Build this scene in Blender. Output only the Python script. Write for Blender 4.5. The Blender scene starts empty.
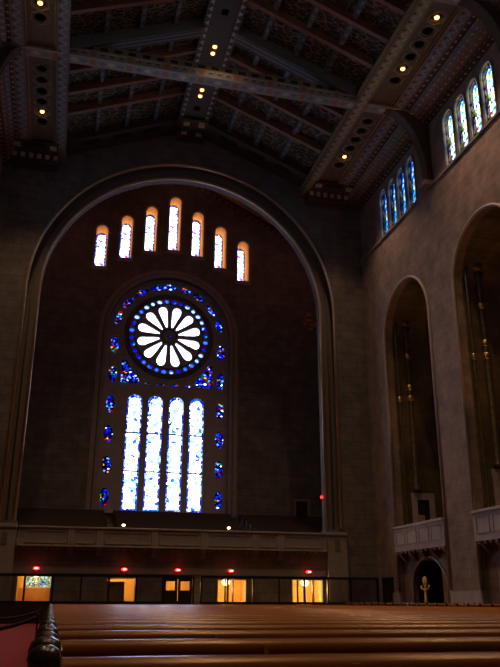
import bpy, bmesh, math, random
from mathutils import Vector, Matrix
random.seed(7)
PI = math.pi
SC = bpy.context.scene
COL = SC.collection

# ------------------------------------------------------------------ camera
TILT, YAW, ROLL = math.radians(19.706), math.radians(14.056), math.radians(0.249)
F = Vector((math.sin(YAW)*math.cos(TILT), math.cos(YAW)*math.cos(TILT), math.sin(TILT)))
R0 = Vector((math.cos(YAW), -math.sin(YAW), 0)); U0 = R0.cross(F)
R = R0*math.cos(ROLL) + U0*math.sin(ROLL); U = -R0*math.sin(ROLL) + U0*math.cos(ROLL)
cam_d = bpy.data.cameras.new('camera'); cam = bpy.data.objects.new('camera', cam_d); COL.objects.link(cam)
cam.matrix_world = Matrix(((R.x, U.x, -F.x, 0), (R.y, U.y, -F.y, 0), (R.z, U.z, -F.z, 1.25), (0, 0, 0, 1)))
cam_d.sensor_fit = 'VERTICAL'; cam_d.sensor_height = 36; cam_d.sensor_width = 36
cam_d.lens = 743.45/667*36; cam_d.clip_end = 300; cam_d.clip_start = 0.05
SC.camera = cam

# ------------------------------------------------------------------ sky, daylight, exposure
SKY = 6.5
w = bpy.data.worlds.new('sky'); SC.world = w; w.use_nodes = True
bg = w.node_tree.nodes['Background']; bg.inputs[0].default_value = (0.80, 0.86, 1.0, 1); bg.inputs[1].default_value = SKY
SC.view_settings.view_transform = 'Standard'; SC.view_settings.look = 'None'
SC.view_settings.gamma = 1; SC.view_settings.exposure = 0.0
try:
    SC.view_settings.use_curve_mapping = False
    SC.cycles.use_denoising = True
    SC.cycles.max_bounces = 8; SC.cycles.transparent_max_bounces = 12
    SC.cycles.sample_clamp_indirect = 3.0
except Exception: pass
LAMP_W = 1500; WARM = (1.0, 0.64, 0.36)
def portal(loc, sx, sy, direction):
    d = bpy.data.lights.new('daylight_portal', 'AREA'); d.shape = 'RECTANGLE'; d.size = sx; d.size_y = sy
    d.cycles.is_portal = True
    o = bpy.data.objects.new('daylight_portal', d); COL.objects.link(o); o.location = loc
    o.rotation_euler = Vector(direction).to_track_quat('-Z', 'Y').to_euler()
portal((6.95, 53.35, 16), 9, 19, (0, -1, 0))
portal((6.95, 54.0, 28.2), 13.5, 7.5, (0, -1, 0))
for yc in (38.9, 29.9, 20.9, 11.9):
    portal((20.05, yc, 26), 3.6, 5.6, (-1, 0, 0)); portal((-6.05, yc, 26), 3.6, 5.6, (1, 0, 0))

# ------------------------------------------------------------------ helpers
def tag(o, label=None, cat=None, group=None, kind=None):
    if label: o['label'] = label
    if cat: o['category'] = cat
    if group: o['group'] = group
    if kind: o['kind'] = kind
    return o
def empty(name, loc=(0, 0, 0), label=None, cat=None, group=None, kind=None):
    o = bpy.data.objects.new(name, None); COL.objects.link(o); o.location = loc; o.empty_display_size = .2
    return tag(o, label, cat, group, kind)
class MB:
    def __init__(s): s.v = []; s.f = []; s.m = []; s.sm = []
    def add(s, vs, fs, m=0, smooth=False):
        b = len(s.v); s.v += [tuple(v) for v in vs]
        for f in fs: s.f.append([b+i for i in f]); s.m.append(m); s.sm.append(smooth)
        return s
    def box(s, x0, x1, y0, y1, z0, z1, m=0):
        vs = [(x, y, z) for x in (x0, x1) for y in (y0, y1) for z in (z0, z1)]
        return s.add(vs, [(0, 1, 3, 2), (4, 6, 7, 5), (0, 4, 5, 1), (2, 3, 7, 6), (0, 2, 6, 4), (1, 5, 7, 3)], m)
    def prism(s, pts, a, b, axis='y', m=0):
        """polygon (u,v) extruded along axis from a to b. axis y: (u,v)=(x,z); x: (y,z); z: (x,y)"""
        def P(p, t):
            return (p[0], t, p[1]) if axis == 'y' else ((t, p[0], p[1]) if axis == 'x' else (p[0], p[1], t))
        n = len(pts); vs = [P(p, a) for p in pts] + [P(p, b) for p in pts]
        fs = [tuple(range(n)), tuple(range(2*n-1, n-1, -1))] + [(i, n+i, n+(i+1) % n, (i+1) % n) for i in range(n)]
        return s.add(vs, fs, m)
    def tube(s, path, r, n=8, m=0, closed=False, cap=True):
        path = [Vector(p) for p in path]; L = len(path); rings = []
        prev = None
        for i, p in enumerate(path):
            a = path[i-1] if (i > 0 or closed) else p
            c = path[(i+1) % L] if (i < L-1 or closed) else p
            t = (c-a).normalized()
            ref = prev if prev is not None else (Vector((0, 0, 1)) if abs(t.z) < .9 else Vector((1, 0, 0)))
            u = (ref - t*ref.dot(t)).normalized(); prev = u; v = t.cross(u)
            rr = r[i] if isinstance(r, (list, tuple)) else r
            rings.append([p + u*math.cos(2*PI*k/n)*rr + v*math.sin(2*PI*k/n)*rr for k in range(n)])
        vs = [q for g in rings for q in g]; fs = []
        for i in range(L if closed else L-1):
            j = (i+1) % L
            for k in range(n): fs.append((i*n+k, i*n+(k+1) % n, j*n+(k+1) % n, j*n+k))
        if not closed and cap: fs += [tuple(range(n-1, -1, -1)), tuple((L-1)*n+k for k in range(n))]
        return s.add(vs, fs, m, True)
    def lathe(s, prof, c=(0, 0, 0), n=16, m=0):
        vs = [(c[0]+r*math.cos(2*PI*k/n), c[1]+r*math.sin(2*PI*k/n), c[2]+z) for r, z in prof for k in range(n)]
        fs = [(i*n+k, i*n+(k+1) % n, (i+1)*n+(k+1) % n, (i+1)*n+k) for i in range(len(prof)-1) for k in range(n)]
        fs += [tuple(range(n-1, -1, -1)), tuple((len(prof)-1)*n+k for k in range(n))]
        return s.add(vs, fs, m, True)
    def build(s, name, mats, parent=None, label=None, cat=None, group=None, kind=None, loc=None, bevel=0):
        me = bpy.data.meshes.new(name); me.from_pydata(s.v, [], s.f)
        for mt in (mats if isinstance(mats, (list, tuple)) else [mats]): me.materials.append(mt)
        me.polygons.foreach_set('material_index', s.m); me.polygons.foreach_set('use_smooth', s.sm)
        bm = bmesh.new(); bm.from_mesh(me); bmesh.ops.recalc_face_normals(bm, faces=bm.faces); bm.to_mesh(me); bm.free()
        o = bpy.data.objects.new(name, me); COL.objects.link(o)
        if parent: o.parent = parent
        if loc: o.location = loc
        if bevel:
            b = o.modifiers.new('bevel', 'BEVEL'); b.width = bevel; b.segments = 2; b.limit_method = 'ANGLE'
        return tag(o, label, cat, group, kind)
def plate_geo(outer, holes, thick, to3d):
    """flat plate with holes; outline and holes are (u,v) lists; to3d(u,v,t) with t 0..thick"""
    cu = bpy.data.curves.new('tmp', 'CURVE'); cu.dimensions = '2D'; cu.fill_mode = 'BOTH'; cu.extrude = thick/2
    for poly in [outer]+holes:
        sp = cu.splines.new('POLY'); sp.points.add(len(poly)-1)
        for i, p in enumerate(poly): sp.points[i].co = (p[0], p[1], 0, 1)
        sp.use_cyclic_u = True
    o = bpy.data.objects.new('tmp', cu); COL.objects.link(o)
    me = bpy.data.meshes.new_from_object(o.evaluated_get(bpy.context.evaluated_depsgraph_get()))
    vs = [to3d(v.co.x, v.co.y, v.co.z+thick/2) for v in me.vertices]; fs = [tuple(p.vertices) for p in me.polygons]
    bpy.data.objects.remove(o); bpy.data.curves.remove(cu); bpy.data.meshes.remove(me)
    return vs, fs
def rect(u0, u1, v0, v1): return [(u0, v0), (u1, v0), (u1, v1), (u0, v1)]
def arch(uc, hw, v0, vs, n=24):
    """arch-topped opening centred at uc, half width hw, from v0, springing at vs"""
    return [(uc-hw, v0), (uc+hw, v0)] + [(uc+hw*math.cos(PI*i/n), vs+hw*math.sin(PI*i/n)) for i in range(n+1)]
def circ(u, v, r, n=14, ru=None): return [(u+(ru or r)*math.cos(2*PI*i/n), v+r*math.sin(2*PI*i/n)) for i in range(n)]
def facing_y(y0): return lambda u, v, t: (u, y0+t, v)
def facing_x(x0, sgn=1): return lambda u, v, t: (x0+sgn*t, u, v)

# ------------------------------------------------------------------ materials
def mat(name, col, rough=.7, metal=0, spec=.5, emit=None, estr=0, coat=0):
    m = bpy.data.materials.new(name); m.use_nodes = True; b = m.node_tree.nodes['Principled BSDF']
    b.inputs['Base Color'].default_value = (*col, 1); b.inputs['Roughness'].default_value = rough
    b.inputs['Metallic'].default_value = metal; b.inputs['Specular IOR Level'].default_value = spec
    if coat: b.inputs['Coat Weight'].default_value = coat; b.inputs['Coat Roughness'].default_value = .12
    if emit: b.inputs['Emission Color'].default_value = (*emit, 1); b.inputs['Emission Strength'].default_value = estr
    return m
def ramp(nt, fac, stops, const=False):
    r = nt.nodes.new('ShaderNodeValToRGB'); e = r.color_ramp.elements
    if const: r.color_ramp.interpolation = 'CONSTANT'
    while len(e) < len(stops): e.new(.5)
    for el, (p, c) in zip(e, stops): el.position = p; el.color = (*c, 1)
    nt.links.new(fac, r.inputs[0]); return r.outputs[0]
def noisy(name, c1, c2, scale=3, rough=.7, metal=0, stretch=(1, 1, 1), bump=0, coat=0, detail=6, spec=.5):
    m = mat(name, c1, rough, metal, spec, coat=coat); nt = m.node_tree; b = nt.nodes['Principled BSDF']
    tc = nt.nodes.new('ShaderNodeTexCoord'); mp = nt.nodes.new('ShaderNodeMapping'); mp.inputs['Scale'].default_value = stretch
    nt.links.new(tc.outputs['Object'], mp.inputs[0]); n = nt.nodes.new('ShaderNodeTexNoise'); n.inputs['Scale'].default_value = scale
    n.inputs['Detail'].default_value = detail; nt.links.new(mp.outputs[0], n.inputs[0])
    nt.links.new(ramp(nt, n.outputs[0], [(.3, c1), (.7, c2)]), b.inputs['Base Color'])
    if bump:
        bp = nt.nodes.new('ShaderNodeBump'); bp.inputs[0].default_value = bump; nt.links.new(n.outputs[0], bp.inputs['Height'])
        nt.links.new(bp.outputs[0], b.inputs['Normal'])
    return m
def blocks(name, c1, c2, mortar, plane='xz', bw=1.1, bh=.55, rough=.75):
    """ashlar stone blocks"""
    m = mat(name, c1, rough); nt = m.node_tree; b = nt.nodes['Principled BSDF']
    tc = nt.nodes.new('ShaderNodeTexCoord'); sp = nt.nodes.new('ShaderNodeSeparateXYZ'); cb = nt.nodes.new('ShaderNodeCombineXYZ')
    nt.links.new(tc.outputs['Object'], sp.inputs[0])
    ad = nt.nodes.new('ShaderNodeMath'); nt.links.new(sp.outputs[0], ad.inputs[0]); nt.links.new(sp.outputs[1], ad.inputs[1])
    nt.links.new(ad.outputs[0], cb.inputs[0]); nt.links.new(sp.outputs[2], cb.inputs[1])
    br = nt.nodes.new('ShaderNodeTexBrick'); br.inputs['Scale'].default_value = 1; br.inputs['Brick Width'].default_value = bw
    br.inputs['Row Height'].default_value = bh; br.inputs['Mortar Size'].default_value = .02; br.inputs['Mortar Smooth'].default_value = .3
    br.inputs['Color1'].default_value = (*c1, 1); br.inputs['Color2'].default_value = (*c2, 1); br.inputs['Mortar'].default_value = (*mortar, 1)
    nt.links.new(cb.outputs[0], br.inputs[0])
    n = nt.nodes.new('ShaderNodeTexNoise'); n.inputs['Scale'].default_value = 1.3; n.inputs['Detail'].default_value = 8
    nt.links.new(tc.outputs['Object'], n.inputs[0])
    mx = nt.nodes.new('ShaderNodeMix'); mx.data_type = 'RGBA'; mx.blend_type = 'MULTIPLY'; mx.inputs[0].default_value = .7
    nt.links.new(br.outputs[0], mx.inputs[6]); nt.links.new(ramp(nt, n.outputs[0], [(.3, (.45, .45, .45)), (.7, (1.2, 1.15, 1.1))]), mx.inputs[7])
    nt.links.new(mx.outputs[2], b.inputs['Base Color'])
    bp = nt.nodes.new('ShaderNodeBump'); bp.inputs[0].default_value = .3; nt.links.new(br.outputs[1], bp.inputs['Height']); bp.invert = True
    nt.links.new(bp.outputs[0], b.inputs['Normal'])
    return m
def glass(name, stops, scale=3.0, lead=.04, stretch=(1, 1, 1), strength=1.0):
    """stained glass: tinted transparent cells between opaque lead lines, daylight from outside shows through"""
    m = bpy.data.materials.new(name); m.use_nodes = True; nt = m.node_tree; nt.nodes.remove(nt.nodes['Principled BSDF'])
    out = nt.nodes['Material Output']; tc = nt.nodes.new('ShaderNodeTexCoord'); mp = nt.nodes.new('ShaderNodeMapping')
    mp.inputs['Scale'].default_value = stretch; nt.links.new(tc.outputs['Object'], mp.inputs[0])
    vo = nt.nodes.new('ShaderNodeTexVoronoi'); vo.inputs['Scale'].default_value = scale; nt.links.new(mp.outputs[0], vo.inputs[0])
    ve = nt.nodes.new('ShaderNodeTexVoronoi'); ve.feature = 'DISTANCE_TO_EDGE'; ve.inputs['Scale'].default_value = scale
    nt.links.new(mp.outputs[0], ve.inputs[0])
    sp = nt.nodes.new('ShaderNodeSeparateColor'); nt.links.new(vo.outputs['Color'], sp.inputs[0])
    c = ramp(nt, sp.outputs[0], stops, True)
    tr = nt.nodes.new('ShaderNodeBsdfTransparent'); nt.links.new(c, tr.inputs[0])
    gl = nt.nodes.new('ShaderNodeBsdfGlossy'); gl.inputs['Roughness'].default_value = .15
    ms = nt.nodes.new('ShaderNodeMixShader'); ms.inputs[0].default_value = .03; nt.links.new(tr.outputs[0], ms.inputs[1]); nt.links.new(gl.outputs[0], ms.inputs[2])
    df = nt.nodes.new('ShaderNodeBsdfDiffuse'); df.inputs[0].default_value = (.02, .02, .02, 1)
    lt = nt.nodes.new('ShaderNodeMath'); lt.operation = 'LESS_THAN'; lt.inputs[1].default_value = lead; nt.links.new(ve.outputs['Distance'], lt.inputs[0])
    m2 = nt.nodes.new('ShaderNodeMixShader'); nt.links.new(lt.outputs[0], m2.inputs[0]); nt.links.new(ms.outputs[0], m2.inputs[1]); nt.links.new(df.outputs[0], m2.inputs[2])
    nt.links.new(m2.outputs[0], out.inputs[0]); return m

M = {}
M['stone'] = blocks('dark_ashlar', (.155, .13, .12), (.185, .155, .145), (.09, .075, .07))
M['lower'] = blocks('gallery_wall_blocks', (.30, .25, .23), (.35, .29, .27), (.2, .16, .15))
M['side'] = blocks('side_wall_tiles', (.25, .175, .15), (.29, .20, .175), (.19, .135, .115), bw=.62, bh=.45)
M['trim'] = noisy('pale_stone_trim', (.34, .27, .26), (.42, .34, .33), 2, .55)
M['parapet'] = noisy('gallery_stone', (.26, .21, .19), (.33, .26, .24), 2, .65)
M['gold'] = noisy('bronze_gilt', (.60, .42, .27), (.72, .52, .34), 5, .32, .75)
M['band'] = noisy('arch_band_stone', (.125, .095, .075), (.165, .125, .095), 4, .6)
M['reveal'] = noisy('warm_lit_reveal', (.88, .40, .07), (.92, .46, .10), 6, 1, spec=0)  # orange of warm light on the window reveals put into the base colour
M['wood'] = noisy('painted_dark_beam', (.06, .035, .022), (.10, .06, .035), 6, .6)
M['red'] = noisy('painted_red_rafter', (.24, .13, .085), (.31, .165, .11), 8, .6)
M['beam'] = noisy('painted_grey_brown', (.30, .25, .21), (.38, .32, .27), 9, .5)
M['blue'] = noisy('painted_blue_grey', (.16, .17, .20), (.24, .24, .26), 9, .6)
M['bluedk'] = noisy('painted_dark_blue_grey', (.08, .09, .10), (.13, .135, .14), 9, .6)
M['brickp'] = noisy('painted_warm_red', (.38, .14, .07), (.5, .2, .1), 8, .6)
M['olive'] = noisy('painted_olive', (.30, .24, .10), (.42, .34, .16), 9, .55)
M['cream'] = noisy('painted_cream', (.48, .42, .34), (.62, .55, .45), 9, .6)
M['brick'] = noisy('painted_orange_red', (.40, .12, .05), (.48, .16, .07), 9, .6)
M['black'] = mat('near_black', (.012, .011, .012), .6)
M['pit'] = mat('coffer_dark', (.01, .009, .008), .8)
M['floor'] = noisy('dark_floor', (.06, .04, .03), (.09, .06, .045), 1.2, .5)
M['carpet'] = noisy('red_carpet', (.19, .010, .017), (.23, .013, .021), 30, .95, bump=.2)
M['pew'] = noisy('varnished_pew_wood', (.27, .088, .02), (.38, .14, .034), 6, .24, stretch=(.25, 3, 3), spec=.75)
M['pew'].node_tree.nodes['Principled BSDF'].inputs['Specular Tint'].default_value = (1, .66, .34, 1)  # golden lamp light in the pew highlights put in by tinting reflections
M['pewend'] = noisy('dark_pew_end', (.03, .016, .012), (.055, .028, .018), 8, .25, coat=.8)
M['brass'] = mat('brass', (.85, .55, .18), .3, 1)
M['gilt'] = noisy('gilt_paint', (.80, .44, .11), (.88, .52, .16), 8, .4)
M['iron'] = mat('black_iron', (.018, .017, .018), .45, .4)
M['rope'] = noisy('black_velvet', (.01, .009, .011), (.02, .017, .02), 60, .9)
M['seat'] = noisy('gallery_seat_wood', (.035, .022, .02), (.05, .03, .027), 5, .5)
M['amber'] = noisy('vestibule_plaster', (.85, .56, .17), (.90, .62, .22), 2, .7)
M['doorwood'] = noisy('warm_door_wood', (.45, .2, .06), (.55, .27, .09), 5, .45, stretch=(1, 1, .3))
M['vdark'] = noisy('dark_door_wood', (.02, .013, .01), (.035, .022, .015), 6, .5)
M['redlamp'] = mat('red_lamp_glass', (.9, .05, .03), .4, emit=(1, .035, .03), estr=2.4)
M['redcore'] = mat('red_lamp_core', (1, .5, .4), .4, emit=(1, .3, .22), estr=8)
M['bulb'] = mat('lamp_bulb', (1, .8, .5), .4, emit=(1, .50, .13), estr=6)
M['shade'] = mat('wall_lamp_glass', (1, .9, .7), .4, emit=(1, .72, .30), estr=12)
M['marble'] = noisy('green_gold_marble', (.035, .03, .02), (.14, .10, .04), 7, .1, stretch=(2, 2, .6))
M['niche'] = blocks('niche_mosaic', (.125, .095, .06), (.16, .12, .07), (.08, .06, .04), bw=.5, bh=.5, rough=.38)
M['reccl'] = noisy('recess_ceiling_paint', (.36, .15, .08), (.50, .23, .12), 3, .6)
def clear_glass():
    m = bpy.data.materials.new('screen_glass'); m.use_nodes = True; nt = m.node_tree; nt.nodes.remove(nt.nodes['Principled BSDF'])
    tr = nt.nodes.new('ShaderNodeBsdfTransparent'); tr.inputs[0].default_value = (.8, .8, .8, 1)
    gl = nt.nodes.new('ShaderNodeBsdfGlossy'); gl.inputs['Roughness'].default_value = .03
    ms = nt.nodes.new('ShaderNodeMixShader'); ms.inputs[0].default_value = .07
    nt.links.new(tr.outputs[0], ms.inputs[1]); nt.links.new(gl.outputs[0], ms.inputs[2]); nt.links.new(ms.outputs[0], nt.nodes['Material Output'].inputs[0]); return m
M['clear'] = clear_glass()
WH = (.95, .97, 1); PB = (.35, .55, 1); DB = (.03, .05, .75); MBL = (.08, .18, .95)
M['g_rose'] = glass('rose_petal_glass', [(0, (.9, .92, 1)), (.5, WH)], 3, .008)
M['g_lancet'] = glass('lancet_glass', [(0, (.12, .26, .8)), (.04, (.35, .55, .95)), (.10, WH), (.93, (.35, .6, .5)), (.965, (.8, .55, .3))], 4.6, .02)
M['g_edge'] = glass('lancet_border_glass', [(0, (.02, .04, .45)), (.25, (.08, .16, .7)), (.5, (.4, .5, .9)), (.75, (.8, .85, 1)), (.93, (.05, .3, .5))], 6, .03)
M['g_jewel'] = glass('jewel_glass', [(0, (.004, .006, .16)), (.18, (.012, .022, .42)), (.42, (.03, .09, .6)), (.60, (.25, .4, .9)), (.72, (.02, .28, .2)), (.80, (.7, .8, 1)), (.86, (.45, .02, .02)), (.94, (.6, .36, .02))], 5.2, .12, stretch=(1, 1, 1.5))
M['g_bead'] = glass('bead_glass', [(0, (.02, .03, .5)), (.3, (.1, .2, .9)), (.55, (.4, .55, 1)), (.86, (.6, .04, .08)), (.93, (.05, .4, .4))], 1.6, .0)
M['g_top'] = glass('upper_window_glass', [(0, (.25, .28, .9)), (.08, (.6, .62, 1)), (.22, (.92, .92, 1)), (.94, (.5, .15, .4)), (.97, (.8, .8, 1))], 5, .012)
M['g_near'] = glass('clerestory_glass_bright', [(0, (.05, .15, .5)), (.10, (.12, .4, .7)), (.20, (.45, .65, .8)), (.34, (.8, .82, .8)), (.74, (.60, .62, .25)), (.84, (.10, .32, .16)), (.90, (.75, .7, .4)), (.96, (.4, .1, .08))], 4.6, .02)
M['g_far'] = glass('clerestory_glass_blue', [(0, (.01, .04, .22)), (.12, (.03, .13, .4)), (.32, (.10, .32, .55)), (.55, (.40, .52, .62)), (.86, (.04, .2, .16)), (.94, (.35, .33, .22))], 4.6, .02)
M['g_door'] = glass('door_leaded_glass', [(0, (.35, .45, .30)), (.3, (.5, .55, .45)), (.55, (.25, .4, .35)), (.75, (.65, .5, .22)), (.9, (.3, .35, .5))], 6, .05)
M['board'] = noisy('painted_ochre_board', (.13, .08, .045), (.19, .12, .065), 5, .6)
M['cream2'] = noisy('painted_dull_cream', (.42, .38, .34), (.52, .47, .41), 9, .6)
M['redlt'] = noisy('painted_salmon', (.62, .36, .22), (.72, .44, .28), 9, .6)
M['beam2'] = noisy('painted_umber', (.20, .14, .085), (.27, .19, .11), 9, .55)
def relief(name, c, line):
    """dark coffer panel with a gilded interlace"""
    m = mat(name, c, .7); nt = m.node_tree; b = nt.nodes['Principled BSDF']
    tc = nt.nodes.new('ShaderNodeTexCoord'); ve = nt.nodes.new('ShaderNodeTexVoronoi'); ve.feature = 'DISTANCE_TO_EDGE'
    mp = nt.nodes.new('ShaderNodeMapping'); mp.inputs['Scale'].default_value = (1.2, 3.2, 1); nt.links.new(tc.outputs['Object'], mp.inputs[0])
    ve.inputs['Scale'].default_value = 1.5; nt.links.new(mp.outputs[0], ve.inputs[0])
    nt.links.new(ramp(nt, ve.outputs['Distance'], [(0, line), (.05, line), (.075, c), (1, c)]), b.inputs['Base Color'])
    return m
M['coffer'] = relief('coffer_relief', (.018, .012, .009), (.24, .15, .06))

# ------------------------------------------------------------------ room dimensions
XL, XR, XC = -5.5, 19.5, 7.0
YE, YB = 45.0, -7.0            # end wall with the great arch, wall behind the camera
ZT = 34.6
BAYS = (38.9, 29.9, 20.9, 11.9, 2.9)
TRUSS = (34.4, 25.4, 16.4, 7.4, -1.6)

# floor
fl = MB().box(XL-4, -.1, YB-1, 43.3, -.4, 0).box(14.3, XR+4, YB-1, 43.3, -.4, 0).box(XL-4, XR+4, 43.3, 54.5, -.4, 0).box(-.1, 14.3, YB-1, 0, -.4, 0)
fl.prism([(0, -.4), (43.3, -.4), (43.3, -.121), (0, 0)], -.1, 14.3, 'x')   # the floor under the long pews falls slightly
fl.build('floor', M['floor'], kind='structure', label='dark stone floor of the hall')
# outer ceiling shell (above the painted one)
MB().box(XL-4, XR+4, YB-1, 54.5, ZT, ZT+.3).build('ceiling', M['wood'], kind='structure', label='dark upper deck of the roof')
MB().box(XL-4, XR+4, YB-1, YB, 0, ZT).build('wall_back', M['stone'], kind='structure', label='plain stone wall at the near end')

# end wall with the great arch
def end_wall():
    m = MB(); half_i, half_o, zs = 9.35, 10.27, 19.75; c = 7.0
    def open_outline(hw, z0):    # wall outline with the arch cut from the bottom
        a = [(XL-.5, z0), (c-hw, z0)] + [(c+hw*math.cos(PI-PI*i/48), zs+hw*math.sin(PI-PI*i/48)) for i in range(49)] + [(c+hw, z0), (XR+.5, z0), (XR+.5, ZT), (XL-.5, ZT)]
        return a
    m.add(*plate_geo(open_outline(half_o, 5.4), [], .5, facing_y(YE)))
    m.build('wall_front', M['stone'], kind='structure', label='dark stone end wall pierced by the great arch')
    m = MB(); m.add(*plate_geo(open_outline(half_i, 5.4), [], .6, facing_y(YE+.5)))
    m.build('trim_1', M['band'], kind='structure', label='recessed stone band inside the great arch')
    t = empty('arch_molding', (c, YE, 5.4), 'pair of gilded roll mouldings framing the great arch on the end wall', 'arch molding')
    for hw, nm in ((10.2, 'outer_roll'), (9.42, 'inner_roll')):
        y = -.02 if hw > 10 else .48
        path = [(-hw, y, 0)] + [(hw*math.cos(PI-PI*i/64), y, zs-5.4+hw*math.sin(PI-PI*i/64)) for i in range(65)] + [(hw, y, 0)]
        MB().tube(path, .10, 10).build(nm, M['gold'], t)
    # inner darker quirk line
    hw = 9.86; path = [(-hw, .46, 0)] + [(hw*math.cos(PI-PI*i/64), .46, zs-5.4+hw*math.sin(PI-PI*i/64)) for i in range(65)] + [(hw, .46, 0)]
    MB().tube(path, .045, 8).build('middle_bead', M['band'], t)
end_wall()

# piers and lower wall
for n, (x0, x1) in enumerate(((XL-.5, -2.25), (16.25, XR+.5))):
    m = MB(); m.box(x0, x1, YE, YE+1.1, 0, 5.4); m.build('wall_front_base', M['stone'], kind='structure', label='stone pier foot of the great arch')
for s, x0 in ((0, -3.45), (1, 16.2)):
    x1 = x0+1.25
    p = empty('arch_pedestal', ((x0+x1)/2, YE-.25, 0), ['grey stone pedestal under the left foot of the great arch', 'grey stone pedestal under the right foot of the great arch'][s], 'pedestal', 'pedestals of the great arch')
    w2 = .62
    MB().box(-w2, w2, 0, .25, 0, 5.0).build('shaft', M['parapet'], p)
    MB().box(-w2-.03, w2+.03, -.08, .25, 5.0, 5.2).build('cap', M['parapet'], p, bevel=.03)
    MB().prism([(-.16, 4.1), (.16, 4.1), (.16, 4.75), (-.16, 4.75)], -.03, .0, 'y').build('panel', M['band'], p)
LOW_Y = 45.35
DOORS = [(-1.0, .90, 2.5), (3.8, .80, 2.36), (7.1, .85, 2.4), (10.3, .85, 2.36), (15.0, .95, 2.38)]
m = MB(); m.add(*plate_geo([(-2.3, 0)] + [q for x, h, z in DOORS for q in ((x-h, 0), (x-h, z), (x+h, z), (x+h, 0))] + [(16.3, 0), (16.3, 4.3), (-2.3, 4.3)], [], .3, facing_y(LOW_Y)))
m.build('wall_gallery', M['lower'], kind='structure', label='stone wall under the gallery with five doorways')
m = MB(); m.box(-2.3, 16.3, LOW_Y-.08, LOW_Y, 2.62, 3.0).build('trim_2', M['parapet'], kind='structure', label='plain lintel band above the doorways')

# gallery slab, tiers
m = MB(); m.box(-2.25, 16.25, YE-.0, 53.5, 4.0, 4.3)
for i in range(5): m.box(-5.4, 19.4, 46.9+1.15*i, 52.5, 4.3+.33*i, 4.3+.33*(i+1))
m.build('floor_gallery', M['parapet'], kind='structure', label='stepped floor of the gallery inside the great arch')
g = empty('gallery_parapet', (7, YE-.25, 4.02), 'long grey stone gallery parapet with sunk panels across the foot of the great arch', 'parapet')
MB().box(-9.1, 9.1, .0, .22, .0, 1.02).build('wall_slab', M['parapet'], g)
MB().box(-9.1, 9.1, -.1, .3, 1.0, 1.12).build('top_rail', M['parapet'], g, bevel=.03)
MB().box(-9.1, 9.1, -.07, .02, .0, .1).build('base_moulding', M['parapet'], g, bevel=.02)
PX = [-9.0, -6.2, -4.6, -1.45, 1.45, 4.6, 6.2, 9.0]
for a, b in zip(PX[:-1], PX[1:]):
    fr = MB(); a2, b2 = a+.28, b-.28
    for q in ((a2, b2, .2, .25), (a2, b2, .84, .89), (a2, a2+.05, .2, .89), (b2-.05, b2, .2, .89)): fr.box(q[0], q[1], -.05, .01, q[2], q[3])
    fr.build('panel_frame', M['trim'], g)
for x in PX[1:-1]:
    MB().box(x-.2, x+.2, -.06, .01, .1, 1.0).build('pilaster', M['parapet'], g, bevel=.015)
    MB().prism([(-.12, 0), (.3, 0), (.3, -.5), (.15, -.42), (-.05, -.15)], x-.16, x+.16, 'x').build('bracket', M['parapet'], g)
for i in range(46):
    x = -9.05+.4*i; q = MB().box(0, .2, .0, .14, -.16, 0).build('dentil', M['band'], g) if i == 0 else q.copy()
    if i: COL.objects.link(q)
    q.location = (x, 0, 0)

# recess behind the great arch
MB().box(XL-.5, XL, YE+1.1, 54, 4, ZT).build('wall_recess_left', M['stone'], kind='structure', label='left side wall of the arched recess')
MB().box(XR, XR+.5, YE+1.1, 54, 4, ZT).build('wall_recess_right', M['stone'], kind='structure', label='right side wall of the arched recess')
RI = lambda x: 33.9-.50*abs(x-7)
m = MB()
for s in (-1, 1):
    a, b = (7, RI(7)), (7+s*12.6, RI(7+12.6))
    m.prism([a, b, (b[0], b[1]+.2), (a[0], a[1]+.2)], YE+1.1, 53, 'y')
m.build('ceiling_recess', M['reccl'], kind='structure', label='dark gabled ceiling of the arched recess')
for s in (-1, 1):
    for k, (y, mt) in enumerate(((52.2, 'wood'), (50.6, 'brickp'), (49, 'wood'))):
        a, b = (7, RI(7)), (7+s*12.4, RI(7+12.4)); m = MB()
        m.prism([(a[0], a[1]-.3), (b[0], b[1]-.3), (b[0], b[1]+.02), (a[0], a[1]+.02)], y-.25, y+.25, 'y')
        for j in range(24):
            x = 7+s*(.4+.5*j); z = RI(x)-.32; m.prism([(x, z), (x+s*.14, z-.07*1), (x+s*.28, z-.14), (x+s*.14, z+.02)], y-.2, y+.2, 'y', 1)
        m.build('recess_rafter', [M[mt], M['brick']], label='%s rafter on the %s recess ceiling slope, %s from the window wall' % ({'brickp': 'red', 'wood': 'brown'}[mt], 'left' if s < 0 else 'right', ('first', 'second', 'third', 'fourth')[k]), cat='rafter', group='rafters of the recess ceiling')

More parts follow.
